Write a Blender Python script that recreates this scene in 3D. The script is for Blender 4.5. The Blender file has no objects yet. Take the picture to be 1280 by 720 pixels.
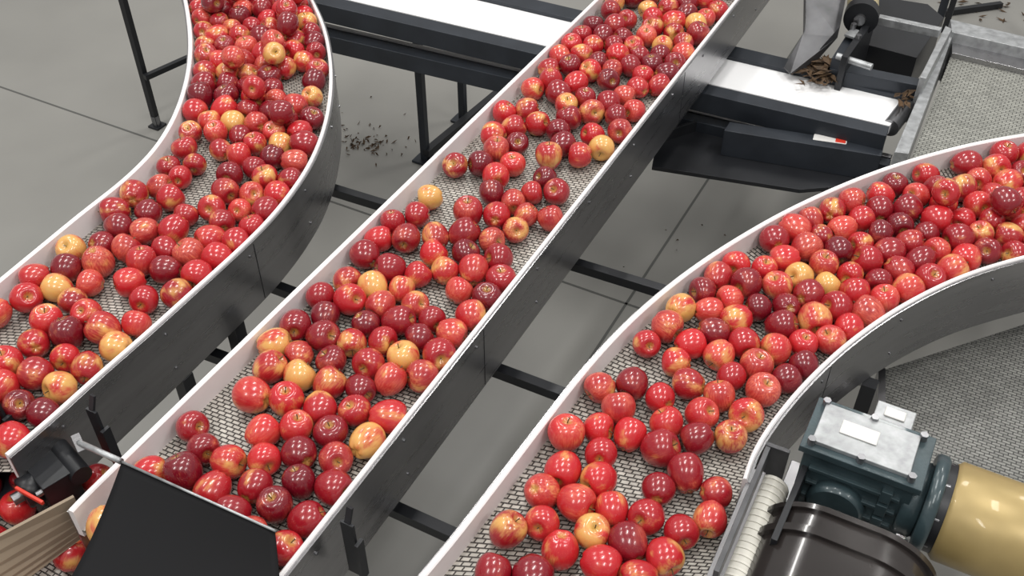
import bpy, math, random
import numpy as np
from mathutils import Vector, Matrix
random.seed(7)
sc=bpy.context.scene
F=1270.0; TH=math.radians(42.0); CZ=2.65; ST,CT=math.sin(TH),math.cos(TH)
BZ=1.0; RZ=1.062
AZ=math.radians(28)          # plant grid heading
A=Vector((math.sin(AZ),math.cos(AZ),0)); C=Vector((math.cos(AZ),-math.sin(AZ),0))

def P(x,y,z):
    "surveyed photo point -> world point on the horizontal plane at height z"
    u=(x-640)/F; v=(y-360)/F
    d=(CZ-z)/(ST+v*CT)
    return Vector((u*d, d*(CT-v*ST), z))

# ---------------------------------------------------------------- materials
def mat(name,col,rough=0.5,metal=0.0,var=0.0,scale=8,bump=0.0,bscale=60,coat=0.0,stretch=None,spec=None):
    m=bpy.data.materials.new(name); m.use_nodes=True
    n=m.node_tree.nodes; l=m.node_tree.links; b=n['Principled BSDF']
    b.inputs['Base Color'].default_value=(*col,1); b.inputs['Roughness'].default_value=rough
    b.inputs['Metallic'].default_value=metal; b.inputs['Coat Weight'].default_value=coat
    if spec is not None: b.inputs['Specular IOR Level'].default_value=spec
    tc=n.new('ShaderNodeTexCoord'); mp=n.new('ShaderNodeMapping'); l.new(tc.outputs['Object'],mp.inputs[0])
    if stretch: mp.inputs['Scale'].default_value=stretch
    if var>0:
        t=n.new('ShaderNodeTexNoise'); t.inputs['Scale'].default_value=scale; t.inputs['Detail'].default_value=6
        l.new(mp.outputs[0],t.inputs['Vector'])
        r=n.new('ShaderNodeValToRGB'); r.color_ramp.elements[0].position=.3; r.color_ramp.elements[1].position=.7
        r.color_ramp.elements[0].color=(*[c*(1-var) for c in col],1); r.color_ramp.elements[1].color=(*[min(1,c*(1+var)) for c in col],1)
        l.new(t.outputs[0],r.inputs[0]); l.new(r.outputs[0],b.inputs['Base Color'])
        mr=n.new('ShaderNodeMapRange'); mr.inputs[3].default_value=max(0,rough-.08); mr.inputs[4].default_value=min(1,rough+.1)
        l.new(t.outputs[0],mr.inputs[0]); l.new(mr.outputs[0],b.inputs['Roughness'])
    if bump>0:
        t=n.new('ShaderNodeTexNoise'); t.inputs['Scale'].default_value=bscale; t.inputs['Detail'].default_value=4
        l.new(mp.outputs[0],t.inputs['Vector'])
        bp=n.new('ShaderNodeBump'); bp.inputs['Strength'].default_value=bump; bp.inputs['Distance'].default_value=.003
        l.new(t.outputs[0],bp.inputs['Height']); l.new(bp.outputs[0],b.inputs['Normal'])
    return m
M_white=mat('white_uhmw_plastic',(.82,.795,.80),.36,var=.05,scale=5)
M_steel=mat('brushed_stainless',(.36,.355,.365),.28,.95,var=.08,scale=3,bump=.05,bscale=40,stretch=(1,1,14))
M_dsteel=mat('dark_painted_steel',(.028,.033,.042),.42,.3,var=.2)
M_black=mat('black_steel',(.014,.015,.018),.4,.2,var=.2)
M_rubber=mat('black_rubber_sheet',(.006,.006,.007),.75,var=.25,scale=3,spec=.2)
M_wbelt=mat('white_pvc_belt',(.84,.84,.85),.5,var=.04,scale=3)
M_chute=mat('worn_galvanised',(.10,.10,.105),.42,.6,var=.35,scale=12)
M_teal=mat('teal_enamel',(.034,.056,.064),.34,.15,var=.2,scale=20,bump=.25,bscale=90,coat=.3)
M_gold=mat('gold_motor_paint',(.36,.265,.11),.38,.3,var=.12,scale=10,coat=.15)
M_silver=mat('aluminium_plate',(.38,.39,.40),.4,.6,var=.25,scale=40)
M_card=mat('tan_board',(.27,.21,.15),.6,var=.12)
M_cream=mat('cream_plastic_roller',(.62,.60,.54),.45,var=.08)
M_bolt=mat('bolt_steel',(.25,.25,.26),.3,.9)
M_leaf=mat('dry_leaf',(.085,.05,.025),.8,var=.5,scale=30)
M_dark=mat('guard_black_brown',(.022,.018,.017),.22,.1,var=.3,scale=6,coat=.4)
M_label=mat('printed_label',(.66,.65,.63),.5)
M_redt=mat('red_plastic',(.6,.04,.02),.4)
M_motor=mat('motor_tan_paint',(.42,.36,.22),.45,.1,var=.1)

def belt_mat(name,light,dark,bw=.019,bh=.0095,mort=.0017,bump=.8):
    m=bpy.data.materials.new(name); m.use_nodes=True
    n=m.node_tree.nodes; l=m.node_tree.links; b=n['Principled BSDF']
    uv=n.new('ShaderNodeUVMap'); 
    br=n.new('ShaderNodeTexBrick'); br.inputs['Scale'].default_value=1
    br.inputs['Brick Width'].default_value=bw; br.inputs['Row Height'].default_value=bh
    br.inputs['Mortar Size'].default_value=mort; br.inputs['Mortar Smooth'].default_value=.7
    br.inputs['Color1'].default_value=(*light,1); br.inputs['Color2'].default_value=(*[c*.72 for c in light],1)
    br.inputs['Mortar'].default_value=(*dark,1)
    l.new(uv.outputs[0],br.inputs['Vector'])
    no=n.new('ShaderNodeTexNoise'); no.inputs['Scale'].default_value=6; l.new(uv.outputs[0],no.inputs['Vector'])
    mx=n.new('ShaderNodeMix'); mx.data_type='RGBA'; mx.blend_type='MULTIPLY'; mx.inputs[0].default_value=.35
    l.new(br.outputs[0],mx.inputs[6]); l.new(no.outputs[0],mx.inputs[7]); 
    l.new(mx.outputs[2],b.inputs['Base Color'])
    b.inputs['Roughness'].default_value=.4; b.inputs['Metallic'].default_value=.15
    inv=n.new('ShaderNodeMath'); inv.operation='SUBTRACT'; inv.inputs[0].default_value=1; l.new(br.outputs['Fac'],inv.inputs[1])
    bp=n.new('ShaderNodeBump'); bp.inputs['Strength'].default_value=bump; bp.inputs['Distance'].default_value=.003
    l.new(inv.outputs[0],bp.inputs['Height']); l.new(bp.outputs[0],b.inputs['Normal'])
    return m
M_mesh=belt_mat('woven_chain_belt',(.62,.59,.53),(.045,.04,.036),.018,.010,.0019)
M_mesh2=belt_mat('woven_chain_belt_grey',(.29,.29,.27),(.05,.05,.05),.020,.009,.0015,.7)
M_mesh3=belt_mat('woven_chain_belt_pale',(.40,.40,.36),(.09,.09,.085),.022,.012,.0017,.6)

# ---------------------------------------------------------------- builder
class B:
    def __init__(s): s.v=[];s.f=[];s.m=[];s.uv=[];s.mats=[];s.sm=[]
    def mi(s,m):
        if m not in s.mats: s.mats.append(m)
        return s.mats.index(m)
    def add(s,vs,fs,m,smooth=False,uvs=None):
        o=len(s.v); s.v+= [tuple(v) for v in vs]; k=s.mi(m)
        for i,f in enumerate(fs):
            s.f.append(tuple(o+j for j in f)); s.m.append(k); s.sm.append(smooth)
            s.uv.append([uvs[j] for j in f] if uvs else [(vs[j][0],vs[j][1]) for j in f])
    def prism(s,top,zb,m,uvs=None):
        n=len(top); a=sum(top[i][0]*top[(i+1)%n][1]-top[(i+1)%n][0]*top[i][1] for i in range(n))
        if a<0: top=top[::-1]
        bot=[Vector((p[0],p[1],zb)) for p in top]
        s.add(list(top)+bot,[tuple(range(n)),tuple(range(2*n-1,n-1,-1))]+[(i,i+n,(i+1)%n+n,(i+1)%n) for i in range(n)],m)
    def pprism(s,px,zt,zb,m): s.prism([P(x,y,zt) for x,y in px],zb,m)
    def box(s,M,c,sz,m):
        vs=[M@Vector((c[0]+sx*sz[0]/2,c[1]+sy*sz[1]/2,c[2]+sz_*sz[2]/2)) for sx in(-1,1) for sy in(-1,1) for sz_ in(-1,1)]
        s.add(vs,[(0,1,3,2),(4,6,7,5),(0,4,5,1),(2,3,7,6),(0,2,6,4),(1,5,7,3)],m)
    def beam(s,a,b,w,h,m):
        a=Vector(a);b=Vector(b);t=(b-a).normalized()
        up=Vector((0,0,1)) if abs(t.z)<.9 else A
        sd=t.cross(up).normalized(); up=sd.cross(t).normalized()
        vs=[p+sd*(i*w/2)+up*(j*h/2) for p in(a,b) for i,j in((-1,-1),(1,-1),(1,1),(-1,1))]
        s.add(vs,[(3,2,1,0),(4,5,6,7)]+[(i,(i+1)%4,(i+1)%4+4,i+4) for i in range(4)],m)
    def cyl(s,a,b,r,m,n=32,r2=None,bev=0):
        a=Vector(a);b=Vector(b);t=(b-a).normalized(); L=(b-a).length
        x=t.orthogonal().normalized(); y=t.cross(x); r2=r if r2 is None else r2
        prof=[(0,r-bev),(bev,r),(L-bev,r2),(L,r2-bev)] if bev>0 else [(0,r),(L,r2)]
        vs=[];fs=[]
        for d,rr in prof:
            for i in range(n):
                an=2*math.pi*i/n; vs.append(a+t*d+(x*math.cos(an)+y*math.sin(an))*rr)
        k=len(prof)
        for j in range(k-1):
            for i in range(n): fs.append((j*n+i,j*n+(i+1)%n,(j+1)*n+(i+1)%n,(j+1)*n+i))
        s.add(vs,fs,m,True)
        s.add(vs[:n],[tuple(range(n-1,-1,-1))],m); s.add(vs[-n:],[tuple(range(n))],m)
    def sweep(s,path,nor,prof,m,closed=True):
        vs=[];fs=[];k=len(prof)
        for p,n in zip(path,nor):
            for o,z in prof: vs.append((p[0]+n[0]*o,p[1]+n[1]*o,z))
        for i in range(len(path)-1):
            for j in range(k): fs.append((i*k+j,i*k+(j+1)%k,(i+1)*k+(j+1)%k,(i+1)*k+j))
        fs.append(tuple(range(k-1,-1,-1))); fs.append(tuple((len(path)-1)*k+j for j in range(k)))
        s.add(vs,fs,m)
    def finish(s,name,bevel=0):
        me=bpy.data.meshes.new(name); me.from_pydata(s.v,[],s.f)
        for m in s.mats: me.materials.append(m)
        me.polygons.foreach_set('material_index',s.m); me.polygons.foreach_set('use_smooth',s.sm)
        u=me.uv_layers.new(name='UVMap'); fl=[c for f in s.uv for p in f for c in p[:2]]
        u.data.foreach_set('uv',fl); me.update()
        ob=bpy.data.objects.new(name,me); sc.collection.objects.link(ob)
        if bevel:
            md=ob.modifiers.new('bev','BEVEL'); md.width=bevel; md.segments=2; md.limit_method='ANGLE'; md.angle_limit=math.radians(50)
        return ob

# ---------------------------------------------------------------- lanes
def catmull(pts,sub=12):
    p=[2*pts[0]-pts[1]]+pts+[2*pts[-1]-pts[-2]]; out=[]
    for i in range(1,len(p)-2):
        for k in range(sub):
            t=k/sub
            out.append(.5*((2*p[i])+(p[i+1]-p[i-1])*t+(2*p[i-1]-5*p[i]+4*p[i+1]-p[i+2])*t*t+(3*p[i]-p[i-1]-3*p[i+1]+p[i+2])*t**3))
    out.append(p[-2]); return out
def resample(pts,n):
    a=np.array([list(v) for v in pts]); 
    d=np.r_[0,np.cumsum(np.linalg.norm(np.diff(a,axis=0),axis=1))]; q=np.linspace(0,d[-1],n)
    a=np.stack([np.interp(q,d,a[:,i]) for i in range(3)],1)
    for _ in range(6):
        b=a.copy(); b[1:-1]=(a[:-2]+2*a[1:-1]+a[2:])/4; a=b
    return a
def normals(a):
    t=np.gradient(a,axis=0); t/=np.linalg.norm(t,axis=1)[:,None]
    return np.stack([t[:,1],-t[:,0]],1)
N=140
def lane(name,lp,rp,sk=.20,right_rail=0):
    L=resample(catmull([P(x,y,RZ) for x,y in lp]),N); R=resample(catmull([P(x,y,RZ) for x,y in rp]),N)
    nl,nr=normals(L),normals(R)
    b=B(); w=.013
    ctr=(L+R)/2; s=np.r_[0,np.cumsum(np.linalg.norm(np.diff(ctr,axis=0),axis=1))]
    vs=[];uv=[]
    for i in range(N):
        l=L[i,:2]+nl[i]*w*.8; r=R[i,:2]; wd=np.linalg.norm(r-l)
        vs+=[(l[0],l[1],BZ),(r[0],r[1],BZ)]; uv+=[(0,s[i]),(wd,s[i])]
    b.add(vs,[(2*i,2*i+1,2*i+3,2*i+2) for i in range(N-1)],M_mesh,False,uv)
    vs2=[(v[0],v[1],BZ-.12) for v in vs]; b.add(vs2,[(2*i,2*i+1,2*i+3,2*i+2) for i in range(N-1)],M_dsteel)
    b.sweep(L,nl,[(0,RZ-.08),(0,RZ-.003),(.003,RZ),(w-.003,RZ),(w,RZ-.003),(w,RZ-.08)],M_white)
    k=right_rail; w2=.010
    b.sweep(R[k:],nr[k:],[(0,RZ-.08),(0,RZ-.003),(.003,RZ),(w2-.003,RZ),(w2,RZ-.003),(w2,RZ-.08)],M_white)
    b.sweep(L,nl,[(-.004,RZ-sk),(-.004,RZ-.008),(-.0004,RZ-.008),(-.0004,RZ-sk)],M_steel)
    w=w2
    b.sweep(R[k:],nr[k:],[(w+.0004,RZ-sk),(w+.0004,RZ-.008),(w+.005,RZ-.008),(w+.005,RZ-sk),(w-.02,RZ-sk),(w-.02,RZ-sk+.003)],M_steel)
    sr=np.r_[0,np.cumsum(np.linalg.norm(np.diff(R,axis=0),axis=1))]
    q=.12
    while q<sr[-1]-.05:
        i=int(np.searchsorted(sr,q)); 
        if i>k+1:
            n=Vector((nr[i][0],nr[i][1],0)); o=Vector(R[i])+n*(w+.004)
            for dz in ((-.04,) if int(q*10)%2 else (-.04,-.15)):
                c=Vector((o.x,o.y,RZ+dz)); b.cyl(c,c+n*.004,.0042,M_bolt,10)
        q+=.30
    q=.75
    while q<sr[-1]-.1:
        i=int(np.searchsorted(sr,q))
        if i>k+2 and i<N-1:
            n=Vector((nr[i][0],nr[i][1],0)); o=Vector(R[i])+n*(w+.0045)
            b.beam(Vector((o.x,o.y,RZ-.015)),Vector((o.x,o.y,RZ-sk+.004)),.0025,.0025,M_black)
        q+=1.3
    b.finish(name)
    return L,R,nl,nr

l1=[(-260,562),(-120,446),(0,346),(50,305),(100,264),(150,225),(190,185),(216,142),(231,95),(235,50),(229,0),(214,-60),(190,-130)]
r1=[(5,566),(60,520),(120,466),(180,414),(240,360),(290,315),(330,276),(363,236),(388,196),(404,153),(411,110),(410,70),(402,32),(388,0),(365,-45),(330,-105)]
l2=[(84,637),(110,610),(426,305),(742,0),(970,-220)]
r2=[(328,741),(345,720),(632,360),(918,0),(1093,-220)]
l3=[(455,800),(520,722),(560,675),(620,598),(680,520),(730,457),(785,398),(850,343),(920,296),(1000,252),(1100,210),(1200,181),(1280,166),(1400,148),(1520,135)]
r3=[(855,790),(885,715),(915,640),(928,600),(941,562),(968,520),(1008,473),(1060,425),(1125,380),(1200,343),(1280,318),(1400,290),(1520,268)]
LA1=lane('curved_apple_conveyor',l1,r1)
LA2=lane('straight_apple_conveyor',l2,r2)
LA3=lane('curved_apple_conveyor',l3,r3,right_rail=25)

# ---------------------------------------------------------------- apples
def apple_template(ns=28,nr=18):
    vs=[];fs=[]
    for j in range(nr+1):
        ph=math.pi*j/nr
        for i in range(ns):
            th=2*math.pi*i/ns
            r=math.sin(ph)**.88 if 0<j<nr else .0
            z=.98*math.cos(ph)
            r*=1+.11*math.cos(ph)
            top=math.exp(-(r/.30)**2)*.30 if ph<math.pi/2 else 0
            bot=math.exp(-(r/.24)**2)*.20 if ph>math.pi/2 else 0
            z=z-top+bot
            low=max(0,-math.cos(ph)); z+=.035*low*math.cos(5*th)*min(1,r*3)
            r*=1+.020*math.cos(5*th+.3)*(.4+low)
            vs.append((r*math.cos(th),r*math.sin(th),z))
    for j in range(nr):
        for i in range(ns):
            fs.append((j*ns+i,(j+1)*ns+i,(j+1)*ns+(i+1)%ns,j*ns+(i+1)%ns))
    nb=len(vs); nf=len(fs)
    for j,(dx,z,r) in enumerate([(0,.60,.035),(.03,.80,.03),(.10,1.0,.045)]):
        for i in range(5):
            a=2*math.pi*i/5; vs.append((dx+r*math.cos(a),r*math.sin(a),z))
    for j in range(2):
        for i in range(5):
            fs.append((nb+j*5+i,nb+j*5+(i+1)%5,nb+(j+1)*5+(i+1)%5,nb+(j+1)*5+i))
    fs.append(tuple(nb+10+i for i in range(5)))
    return np.array(vs),fs,nf
TV,TF,TNF=apple_template()
def rotm(rs):
    k=rs.random()
    tilt=rs.normal(0,.5) if k<.22 else (rs.uniform(.9,1.9) if k<.88 else rs.uniform(0,math.pi))
    return np.array((Matrix.Rotation(rs.uniform(0,6.28),3,'Z')@Matrix.Rotation(tilt,3,'X')@Matrix.Rotation(rs.uniform(0,6.28),3,'Z')))

def apple_material():
    m=bpy.data.materials.new('apple_skin'); m.use_nodes=True
    n=m.node_tree.nodes; l=m.node_tree.links; b=n['Principled BSDF']
    co=n.new('ShaderNodeAttribute'); co.attribute_name='apple_co'
    rd=n.new('ShaderNodeAttribute'); rd.attribute_name='apple_rnd'
    sp=n.new('ShaderNodeSeparateColor'); l.new(rd.outputs['Color'],sp.inputs[0])
    sc_=n.new('ShaderNodeVectorMath'); sc_.operation='SCALE'; sc_.inputs['Scale'].default_value=37; l.new(rd.outputs['Vector'],sc_.inputs[0])
    def noise(scale3,detail,sc=1.0):
        mp=n.new('ShaderNodeVectorMath'); mp.operation='MULTIPLY'; mp.inputs[1].default_value=scale3; l.new(co.outputs['Vector'],mp.inputs[0])
        ad=n.new('ShaderNodeVectorMath'); ad.operation='ADD'; l.new(mp.outputs[0],ad.inputs[0]); l.new(sc_.outputs[0],ad.inputs[1])
        t=n.new('ShaderNodeTexNoise'); t.inputs['Scale'].default_value=sc; t.inputs['Detail'].default_value=detail; l.new(ad.outputs[0],t.inputs['Vector']); return t
    def math_(op,a,bb,clamp=False):
        x=n.new('ShaderNodeMath'); x.operation=op; x.use_clamp=clamp
        for i,q in enumerate((a,bb)):
            if isinstance(q,(int,float)): x.inputs[i].default_value=q
            else: l.new(q,x.inputs[i])
        return x.outputs[0]
    def rng_(v,a,bb,c=0,d=1):
        x=n.new('ShaderNodeMapRange'); x.interpolation_type='SMOOTHSTEP'
        x.inputs[1].default_value=a;x.inputs[2].default_value=bb;x.inputs[3].default_value=c;x.inputs[4].default_value=d
        l.new(v,x.inputs[0]); return x.outputs[0]
    def mix(f,c1,c2):
        x=n.new('ShaderNodeMix'); x.data_type='RGBA'
        if isinstance(f,float): x.inputs[0].default_value=f
        else: l.new(f,x.inputs[0])
        for i,q in((6,c1),(7,c2)):
            if isinstance(q,tuple): x.inputs[i].default_value=(*q,1)
            else: l.new(q,x.inputs[i])
        return x.outputs[2]
    base=mix(sp.outputs[0],(.15,.003,.012),(.54,.017,.024))
    big=noise((1,1,.8),2,.9)
    streak=noise((6,6,1.0),4,1.6)
    fine=noise((20,20,2.5),2,1.3)
    bl=math_('ADD',big.outputs[0],math_('MULTIPLY',math_('SUBTRACT',sp.outputs[1],.5),.40))
    blm=rng_(bl,.42,.80)
    st=rng_(streak.outputs[0],.32,.68)
    base=mix(math_('MULTIPLY',blm,math_('ADD',math_('MULTIPLY',st,.60),.28),True),base,(.68,.135,.085))
    # ground colour: a soft yellow patch on one cheek, streaked with red
    yl=math_('ADD',math_('ADD',math_('MULTIPLY',big.outputs[0],1.25),math_('MULTIPLY',streak.outputs[0],.30)),math_('MULTIPLY',sp.outputs[2],.42))
    ym=rng_(yl,1.0,1.32)
    base=mix(math_('MULTIPLY',ym,math_('SUBTRACT',.92,math_('MULTIPLY',st,.18))),base,(.72,.44,.12))
    sx=n.new('ShaderNodeSeparateXYZ'); l.new(co.outputs['Vector'],sx.inputs[0])
    rr=math_('SQRT',math_('ADD',math_('MULTIPLY',sx.outputs[0],sx.outputs[0]),math_('MULTIPLY',sx.outputs[1],sx.outputs[1])),0)
    rn=math_('ADD',rr,math_('MULTIPLY',math_('SUBTRACT',streak.outputs[0],.5),.4))
    base=mix(rng_(rn,.38,.08,0,.65),base,(.50,.30,.07))
    fl=rng_(fine.outputs[0],.55,.76,0,.18)
    base=mix(fl,base,(.74,.24,.14))
    vo=n.new('ShaderNodeTexVoronoi'); vo.inputs['Scale'].default_value=9; l.new(co.outputs['Vector'],vo.inputs['Vector'])
    base=mix(rng_(vo.outputs['Distance'],.10,.04,0,.35),base,(.80,.50,.32))
    l.new(base,b.inputs['Base Color'])
    b.inputs['Roughness'].default_value=.25; b.inputs['Coat Weight'].default_value=.5; b.inputs['Coat Roughness'].default_value=.09
    return m
M_apple=apple_material()
M_stem=mat('apple_stem',(.10,.06,.025),.7)

def build_apples(name,pts,rs):
    V=[];Fc=[];MI=[];CO=[];RD=[];nv=len(TV)
    for k,(x,y,z,r,rest) in enumerate(pts):
        # individual build: height, ovalness, slight lean of the crown
        M=rotm(rs); T=TV*np.array([rs.uniform(.95,1.03),rs.uniform(.95,1.03),rs.uniform(.92,1.16)])
        T=T+np.outer(TV[:,2]**2*np.sign(TV[:,2]),np.r_[rs.normal(0,.035,2),0])
        v=T@M.T*r
        if rest: v[:,2]+= z-v[:nv-15,2].min()
        else: v[:,2]+=z
        v[:,0]+=x; v[:,1]+=y
        o=k*nv; V.append(v); CO.append(TV)
        c=np.array([rs.random(),rs.random(),rs.random()])
        q=rs.random()
        if q<.055: c[2]=rs.uniform(1.0,1.3); c[1]=1; c[0]=.9
        elif q<.32: c=np.array([rs.uniform(0,.35),rs.uniform(0,.4),0.0])
        else: c[0]=.35+.65*c[0]; c[2]*=.75
        RD.append(np.repeat(np.r_[c,1][None],nv,0))
        Fc+= [tuple(o+i for i in f) for f in TF]; MI+=[0]*TNF+[1]*(len(TF)-TNF)
    V=np.concatenate(V); me=bpy.data.meshes.new(name); me.from_pydata(V.tolist(),[],Fc)
    me.materials.append(M_apple); me.materials.append(M_stem)
    me.polygons.foreach_set('material_index',MI); me.polygons.foreach_set('use_smooth',[True]*len(Fc))
    a=me.attributes.new('apple_co','FLOAT_VECTOR','POINT'); a.data.foreach_set('vector',np.concatenate(CO).ravel())
    a=me.attributes.new('apple_rnd','FLOAT_COLOR','POINT'); a.data.foreach_set('color',np.concatenate(RD).ravel())
    me.update(); ob=bpy.data.objects.new(name,me); sc.collection.objects.link(ob); return ob

def fill(lane,dens,seed,extra=0,extra_rng=(0,1)):
    rs=np.random.default_rng(seed); L,R,nl,nr=lane
    Li=L[:,:2]+nl*.013; Ri=R[:,:2]; Cn=(Li+Ri)/2; W=Ri-Li; hw=np.linalg.norm(W,axis=1)/2; Nn=W/(2*hw[:,None])
    ds=np.r_[np.linalg.norm(np.diff(Cn,axis=0),axis=1),0]
    fr=np.linspace(0,1,N)
    tn=np.gradient(Cn,axis=0); tn/=np.linalg.norm(tn,axis=1)[:,None]
    pw=np.abs(W[:,0]*tn[:,1]-W[:,1]*tn[:,0])
    area=ds*pw*np.array([dens(f) for f in fr]); n=int(area.sum()); pr=area/area.sum()
    r=rs.uniform(.0320,.0388,n); pts=[]
    for i in range(n):     # best-candidate seeding keeps the gaps small
        best=None
        for _ in range(5 if rs.random()<.5 else 1):
            k=rs.choice(N,p=pr); q=Cn[k]+Nn[k]*rs.uniform(-1,1)*(hw[k]-.036)+rs.normal(0,.004,2)
            d=min((np.hypot(*(q-t)) for t in pts),default=9)
            if best is None or d>best[0]: best=(d,q)
        pts.append(best[1])
    X=np.array(pts)
    for it in range(120):
        D=X[:,None]-X[None]; d=np.linalg.norm(D,axis=2)+1e-9; np.fill_diagonal(d,9)
        ov=np.clip((r[:,None]+r[None])*.985-d,0,None)
        X=X+(D/d[...,None]*ov[...,None]*.42).sum(1)
        for _ in range(2):
            k=np.argmin(((X[:,None]-Ri[None])**2).sum(2),1); s=((X-Ri[k])*nr[k]).sum(1)+r+.002
            X=X-nr[k]*np.clip(s,0,None)[:,None]
            k=np.argmin(((X[:,None]-Li[None])**2).sum(2),1); s=((X-Li[k])*nl[k]).sum(1)-r-.002
            X=X-nl[k]*np.clip(s,None,0)[:,None]
    out=[(X[i,0],X[i,1],BZ+.001,r[i],True) for i in range(n)]
    tops=[];tries=0
    while len(tops)<extra and tries<4000:
        tries+=1; i=int(rs.uniform(*extra_rng)*(N-1)); rr=.036
        p=Cn[i]+Nn[i]*rs.uniform(-1,1)*(hw[i]-.06)
        d=np.linalg.norm(X-p,axis=1); s=(r+rr)*.97; mk=d<s
        if mk.sum()<3: continue
        z=(BZ+r[mk]+np.sqrt(s[mk]**2-d[mk]**2)).max()
        if z>BZ+.097: continue
        if any(math.hypot(p[0]-t[0],p[1]-t[1])<.08 for t in tops): continue
        tops.append((p[0],p[1],z,rr,False))
    return out+tops,rs
p,rs=fill(LA1,lambda f:172+28*f,3,16,(.45,1)); build_apples('apples',p,rs)
p,rs=fill(LA2,lambda f:150+42*f,15,8,(.55,1)); build_apples('apples',p,rs)
p,rs=fill(LA3,lambda f:150+44*min(1,f*1.7),8,6,(.5,1)); build_apples('apples',p,rs)

# ---------------------------------------------------------------- floor
fb=B(); fb.prism([Vector((-7,-4,0)),Vector((8,-4,0)),Vector((8,12,0)),Vector((-7,12,0))],-.1,
   mat('polished_concrete',(.258,.252,.235),.38,var=.09,scale=1.2,bump=.05,bscale=30)); floor=fb.finish('floor')
M_joint=mat('joint_sealant',(.09,.09,.085),.7)
jb=B()
def joint(px,py,d,a,b_):
    c=P(px,py,.0006); jb.beam(c+d*a,c+d*b_,.010,.001,M_joint)
joint(100,143,C,-4,5); joint(845,285,A,-4,6); joint(60,560,A,-2,0)
j=jb.finish('floor_joint'); j.parent=floor

# ---------------------------------------------------------------- white cross conveyor + frames
b=B()
b.pprism([(300,-32),(1112,157),(1140,125),(330,-66)],.80,.76,M_wbelt)
b.pprism([(300,-31),(1112,158),(1108,170),(298,-19)],.815,.74,M_dsteel)
b.pprism([(330,-80),(1152,112),(1141,124),(330,-67)],.815,.72,M_dsteel)
b.pprism([(280,5),(1114,199),(1112,208),(278,15)],.70,.63,M_dsteel)
b.pprism([(280,-1),(1116,193),(1114,197),(280,3)],.705,.69,M_steel)
b.cyl(P(1112,160,.78),P(1140,124,.78),.03,M_bolt)
for x,y in((532,200),(579,150),(1010,330),(1075,240)):
    f=P(x,y,0); b.beam(f,f+Vector((0,0,.72)),.032,.032,M_dsteel); b.beam(f,f+Vector((0,0,.012)),.09,.09,M_dsteel)
b.beam(P(532,192,.05),P(640,102,.05),.035,.035,M_black)
b.finish('white_belt_conveyor',.002)
b=B()
b.pprism([(822,168),(872,152),(1104,208),(1085,230),(1000,237),(815,208)],.66,.645,M_black)
b.pprism([(822,168),(872,152),(870,150),(820,165)],.70,.645,M_black)
b.finish('drip_tray',.001)
b=B()
b.pprism([(912,152),(1105,182),(1102,195),(905,163)],.76,.66,M_dsteel)
b.pprism([(1018,167),(1060,173),(1058,180),(1016,174)],.762,.755,M_label)
b.pprism([(1045,171),(1058,173),(1057,179),(1044,177)],.7635,.755,M_redt)
b.finish('drum_motor_housing',.002)

# steel chute
b=B()
pts=[P(1005,-14,1.02),P(1060,-18,1.02),P(1047,46,.93),P(1022,74,.86),P(988,92,.835),P(980,84,.835),P(1004,42,.92)]
lo=[q-Vector((0,0,.004)) for q in pts]; n=len(pts)
b.add(pts+lo,[tuple(range(n))[::-1],tuple(range(n,2*n))]+[(i,(i+1)%n,(i+1)%n+n,i+n) for i in range(n)],M_chute)
for i,k,h in((1,2,.05),(2,3,.04),(6,0,.04)):
    b.add([pts[i],pts[k],pts[k]+Vector((0,0,h)),pts[i]+Vector((0,0,h))],[(0,1,2,3)],M_chute)
b.finish('steel_discharge_chute')
b=B()
b.pprism([(1062,50),(1146,72),(1180,22),(1160,5),(1090,-6)],.78,.60,M_black)
b.pprism([(1040,76),(1150,98),(1154,108),(1038,86)],.86,.74,M_dsteel)
b.pprism([(1090,20),(1175,38),(1178,34),(1093,16)],.93,.90,M_silver)
b.pprism([(1040,72),(1056,76),(1092,14),(1080,8)],.90,.70,M_dsteel)
b.pprism([(1052,70),(1060,72),(1096,20),(1090,14)],.93,.70,M_black)
b.pprism([(1150,96),(1158,98),(1190,36),(1182,32)],.90,.72,M_silver)
b.beam(P(1060,40,.92),P(1075,45,.92),.06,.01,M_silver)
for x,y in((1066,36),(1072,50)):
    q=P(x,y,.925); b.cyl(q,q+Vector((0,0,.02)),.010,M_bolt,10)
b.cyl(P(1046,70,.905),P(1090,84,.905),.012,M_silver,14)
b.finish('waste_hopper',.002)
b=B()
b.cyl(P(1078,18,.95),P(1082,-60,.95),.055,M_motor,32,bev=.008); b.cyl(P(1076,24,.95),P(1078,16,.95),.06,M_black,32)
b.cyl(P(1074,26,.95),P(1076,22,.95),.02,M_bolt,20)
b.finish('drive_motor')
b=B()
top=[P(1190,66,.80),P(1420,118,.80),P(1420,260,.80),P(1140,196,.80)]
b.add(top,[(3,2,1,0)],M_mesh3,uvs=[(t.dot(C),t.dot(A)) for t in top])
b.pprism([(1182,40),(1192,42),(1136,192),(1118,190)],.84,.66,M_silver)
b.pprism([(1188,24),(1420,78),(1420,92),(1190,40)],.86,.66,M_silver)
b.pprism([(1190,40),(1420,92),(1420,120),(1190,66)],.82,.66,M_steel)
for x,y in((1172,32),(1290,60)):
    f=P(x,y,0); 
    b.beam(f,f+Vector((0,0,.7)),.04,.04,M_dsteel)
b.finish('mesh_belt_conveyor',.0015)

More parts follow.
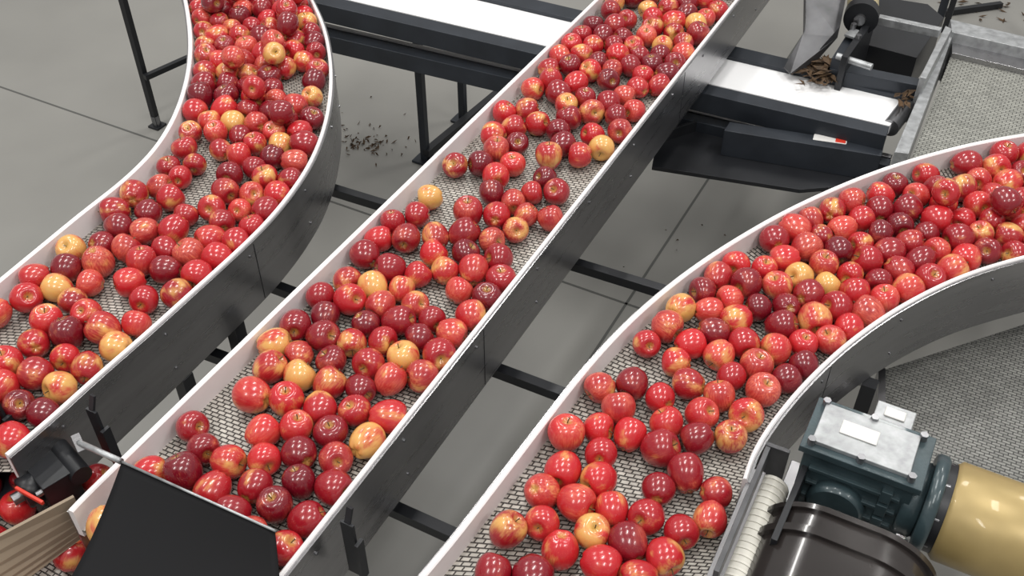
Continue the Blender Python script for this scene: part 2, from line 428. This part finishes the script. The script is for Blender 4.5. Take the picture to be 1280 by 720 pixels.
b=B()
f=P(197,158,0); b.beam(f,f+Vector((0,0,.9)),.027,.027,M_black); b.beam(f,f+Vector((0,0,.01)),.06,.06,M_black)
b.cyl(f,f+Vector((0,0,.06)),.018,M_bolt,12)
b.beam(P(181,97,.28),P(275,55,.28),.024,.024,M_black)
f=P(285,140,0); b.beam(f,f+Vector((0,0,.86)),.027,.027,M_black)
b.finish('support_stand')
b=B()
for x,y in((1180,-20),(1110,-60)):
    f=P(x,y+60,0); b.beam(f,f+Vector((0,0,.9)),.03,.03,M_black)
f=P(1178,20,0); g=P(1250,10,0)
b.beam(f+Vector((0,0,.02)),g+Vector((0,0,.02)),.03,.03,M_black)
b.finish('support_stand')

b=B()
def bar(x0,y0,x1,y1,z=.76,w=.028): b.beam(P(x0,y0,z),P(x1,y1,z),w,.03,M_black)
bar(395,231,840,368); bar(318,349,720,500); bar(240,434,300,456); bar(400,594,600,685)
for x,y,zt in((292,400,.86),(228,468,.86),(800,405,.86),(700,520,.86),(335,405,.86),(480,268,.86),(1088,478,.86),(620,620,.86)):
    q=P(x,y,zt); b.beam(Vector((q.x,q.y,0)),q,.035,.035,M_black); b.beam(Vector((q.x,q.y,0)),Vector((q.x,q.y,.012)),.09,.09,M_black)
b.finish('conveyor_support_frame',.001)

b=B()
top=[P(1106,462,.76),P(1420,360,.76),P(1420,660,.76),P(1106,560,.76)]
b.add(top,[(3,2,1,0)],M_mesh2,uvs=[(t.dot(C),t.dot(A)) for t in top])
b.pprism([(1098,460),(1107,460),(1107,562),(1098,560)],.79,.66,M_steel)
b.finish('mesh_belt_conveyor')

# ---------------------------------------------------------------- leaf debris
def leaves(name,areas,seed):
    r=random.Random(seed); b=B()
    for (x,y,z,sx,sy,n,sz,ht) in areas:
        for _ in range(n):
            gx,gy=r.gauss(0,1),r.gauss(0,1)
            c=P(x+gx*sx,y+gy*sy,z)+Vector((0,0,ht*math.exp(-(gx*gx+gy*gy)/2)*r.random())); a=r.uniform(0,6.28); s=sz*r.uniform(.5,1.2)
            d=Vector((math.cos(a),math.sin(a),0)); e=Vector((-d.y,d.x,0)); h=Vector((0,0,1))
            vs=[c-d*s+h*.002,c-e*s*.3+h*r.uniform(.003,.014),c+d*s+h*r.uniform(.002,.02),c+e*s*.3+h*r.uniform(.002,.016),c+h*.003]
            b.add(vs,[(0,1,4),(1,2,4),(2,3,4),(3,0,4)],M_leaf)
    b.finish(name)
leaves('dry_leaf_debris',[(1027,92,.82,13,7,110,.034,.05),(1134,126,.82,5,6,16,.026,.02)],1)
leaves('dry_leaf_debris',[(458,182,0,15,5,36,.016,0),(455,175,0,32,18,50,.011,0),(1250,8,0,40,10,30,.03,0),(870,300,0,60,30,10,.007,0)],2)

# ---------------------------------------------------------------- gearmotor (bottom right)
G=Matrix.Translation(P(1085,554,1.15))@Matrix.Rotation(-AZ,4,'Z')
b=B()
b.box(G,(0,0,-.11),(.205,.120,.20),M_teal)
b.box(G,(0,0,-.004),(.225,.138,.016),M_teal)
b.box(G,(-.005,.0,.008),(.18,.105,.010),M_silver)
b.box(G,(-.02,.005,.0145),(.07,.035,.003),M_label)
for sx in(-1,0,1):
    for sy in(-1,1):
        c=G@Vector((sx*.092-.003,sy*.054,.004)); b.cyl(c,c+Vector((0,0,.015)),.008,M_bolt,6)
for zz in(-.05,-.09,-.13,-.17): b.box(G,(-.0,-.062,zz),(.17,.012,.008),M_teal)
for i in range(4): b.box(G,(.06+.0,-.064,-.05-.04*i),(.02,.012,.03),M_teal)
b.cyl(G@Vector((-.02,-.055,-.12)),G@Vector((-.02,-.085,-.12)),.055,M_teal,32,bev=.006)
b.cyl(G@Vector((.09,0,-.10)),G@Vector((.125,0,-.10)),.075,M_teal,40,bev=.004)
b.cyl(G@Vector((.125,0,-.10)),G@Vector((.15,0,-.10)),.098,M_teal,40,bev=.005)
for i in range(8):
    a=i*math.pi/4+.2; c=G@Vector((.15,.082*math.cos(a),-.10+.082*math.sin(a))); b.cyl(c,c+C*.008,.007,M_bolt,6)
b.cyl(G@Vector((.15,0,-.10)),G@Vector((.165,0,-.10)),.088,M_black,40)
b.cyl(G@Vector((.165,0,-.10)),G@Vector((.48,0,-.10)),.098,M_gold,48,bev=.008)
b.cyl(G@Vector((.48,0,-.10)),G@Vector((.54,0,-.10)),.095,M_black,48,bev=.02)
b.box(G,(-.0,.0,-.225),(.26,.16,.02),M_steel)
b.finish('gearmotor',.004)
b=B()
b.box(G,(.03,.115,-.045),(.075,.05,.05),M_silver); b.box(G,(.03,.115,-.018),(.04,.025,.004),M_label)
b.box(G,(.03,.115,-.20),(.03,.03,.26),M_silver)
b.finish('junction_box',.003)
b=B()
gc=P(1052,706,1.04); Gm=Matrix.Translation(gc)@Matrix.Rotation(-AZ,4,'Z')
def stadium(r,ext,n=28):
    o=[]
    for i in range(n+1):
        a=math.pi*i/n; o.append((r*math.cos(a)*1.0+(ext if math.cos(a)>0 else -ext),r*math.sin(a)*.85))
    o+=[(-r-ext,-.12),(r+ext,-.12)]; return o
for (r,y0,y1) in((.115,-.12,.05),(.125,-.016,.0),(.125,.04,.052)):
    pr=stadium(r,.04); vs=[Gm@Vector((x,y0,z-.03)) for x,z in pr]+[Gm@Vector((x,y1,z-.03)) for x,z in pr]; n=len(pr)
    b.add(vs,[(i,i+n,(i+1)%n+n,(i+1)%n) for i in range(n)],M_dark,True)
    b.add(vs,[tuple(range(n-1,-1,-1)),tuple(range(n,2*n))][::-1],M_dark)
b.finish('chain_guard',.004)
b=B()
p0=P(966,606,1.02);p1=P(915,735,1.02)
b.cyl(p0,p1,.032,M_cream,32,bev=.004)
for i in range(16):
    q=p0.lerp(p1,(i+.5)/16); t=(p1-p0).normalized(); b.cyl(q,q+t*.005,.034,M_cream,24)
b.beam(P(948,590,1.045),P(884,745,1.045),.028,.012,M_steel)
b.beam(P(952,590,1.02),P(888,745,1.02),.010,.16,M_chute)
b.beam(P(944,570,1.0),P(982,584,1.0),.010,.10,M_chute)
b.beam(P(1002,600,1.03),P(960,700,1.03),.012,.13,M_black)
for t in(.1,.45,.8):
    q=P(948,590,1.05).lerp(P(884,745,1.05),t); b.cyl(q,q+Vector((0,0,.005)),.006,M_bolt,8)
b.finish('end_roller_assembly',.001)

# ---------------------------------------------------------------- bottom left
b=B()
TL,TR,BL,BR=P(152,578,1.155),P(343,664,1.155),P(50,775,1.14),P(352,800,1.14)
nu,nv=24,20; vs=[]
for j in range(nv+1):
    for i in range(nu+1):
        u=i/nu;v=j/nv; p=(TL.lerp(TR,u)).lerp(BL.lerp(BR,u),v)
        p=p-Vector((0,0,.028*math.sin(math.pi*v*.9)+.010*math.sin(math.pi*u)*v)); vs.append(p)
fs=[(j*(nu+1)+i,(j+1)*(nu+1)+i,(j+1)*(nu+1)+i+1,j*(nu+1)+i+1) for j in range(nv) for i in range(nu)]
b.add(vs,fs,M_rubber,True)
b.cyl(P(98,553,1.156),P(152,577,1.156),.006,M_silver,14); b.cyl(P(152,577,1.157),P(345,664,1.157),.0025,M_silver,12)
b.beam(P(98,553,1.158),P(98,553,1.0),.012,.03,M_steel)
fl=b.finish('rubber_flap'); md=fl.modifiers.new('s','SOLIDIFY'); md.thickness=.003
b=B()
c=P(62,588,.98)
Gb=Matrix.Translation(c)@Matrix.Rotation(-math.radians(45),4,'Z')
b.box(Gb,(0,0,-.03),(.10,.07,.09),M_black); b.cyl(Gb@Vector((0,-.03,-.02)),Gb@Vector((0,-.065,-.02)),.035,M_black,28,bev=.004)
b.cyl(Gb@Vector((0,-.06,-.02)),Gb@Vector((0,-.085,-.02)),.013,M_bolt,16)
for sx in(-1,1): b.cyl(Gb@Vector((sx*.04,-.035,.0)),Gb@Vector((sx*.04,-.048,.0)),.008,M_bolt,6)
b.cyl(Gb@Vector((-.25,.04,-.0)),Gb@Vector((.06,.04,0)),.022,M_black,24)
b.beam(P(20,610,1.0),P(54,629,1.0),.007,.010,M_redt)
b.finish('flange_bearing',.002)
# tilted tan guide board: thin curved sheet
b=B(); vs=[];nu=6
a0,a1,c0,c1=P(-70,706,1.05),P(92,620,1.05),P(-70,800,.93),P(112,664,.93)
for j in range(nu+1):
    v=j/nu
    for e0,e1 in((a0,c0),(a1,c1)):
        q=e0.lerp(e1,v); q.z-=.015*math.sin(math.pi*v); vs.append(q)
b.add(vs,[(2*j,2*j+2,2*j+3,2*j+1) for j in range(nu)],M_card,False)
bo=b.finish('guide_board'); md=bo.modifiers.new('s','SOLIDIFY'); md.thickness=.008; md.offset=0
def bracket(x,y,L=.16):
    b=B(); q=P(x,y,.93)
    b.beam(q,q+Vector((0,0,L)),.028,.006,M_black); b.beam(q+Vector((0,0,L-.005)),q+Vector((0,0,L+.03))+A*.015,.012,.006,M_black)
    b.beam(q+C*.02,q+C*.02+Vector((0,0,L*.7)),.008,.02,M_black)
    b.finish('sensor_bracket')
for x,y in((22,560),(140,575),(445,715)): bracket(x,y)
b=B()
tray=[P(-260,590,.86),P(10,590,.86),P(190,640,.86),P(190,820,.86),P(-260,820,.86)]
b.add(tray,[(4,3,2,1,0)],M_mesh,uvs=[(t.dot(C),t.dot(A)) for t in tray]); b.prism([t-Vector((0,0,.003)) for t in tray],.80,M_dsteel)
b.finish('collecting_conveyor')
pp=[];rs=np.random.default_rng(5)
for _ in range(4000):
    q=P(rs.uniform(-250,180),rs.uniform(600,810),.861)
    if all((q.x-a[0])**2+(q.y-a[1])**2>.073**2 for a in pp): pp.append((q.x,q.y,.862,.035,True))
build_apples('apples',pp,rs)

# ---------------------------------------------------------------- lights, world, camera
w=bpy.data.worlds.new('hall_ambient'); sc.world=w; w.use_nodes=True
w.node_tree.nodes['Background'].inputs[0].default_value=(1,.99,.97,1); w.node_tree.nodes['Background'].inputs[1].default_value=.42
for i,x in enumerate((-3,0,3)):
    for y in(-1.0,2.2,5.4):
        ld=bpy.data.lights.new('ceiling_strip','AREA'); ld.shape='RECTANGLE'; ld.size=.3; ld.size_y=1.6; ld.energy=63; ld.color=(1,.985,.95)
        o=bpy.data.objects.new('ceiling_strip_light',ld); o.location=(x,y,5.2); o.rotation_euler=(0,0,-AZ); sc.collection.objects.link(o)
cam=bpy.data.cameras.new('camera'); co=bpy.data.objects.new('camera',cam); sc.collection.objects.link(co)
co.location=(0,0,CZ); co.rotation_euler=(math.pi/2-TH,0,0); cam.sensor_width=36; cam.lens=F/1280*36
sc.camera=co
sc.view_settings.view_transform='Standard'
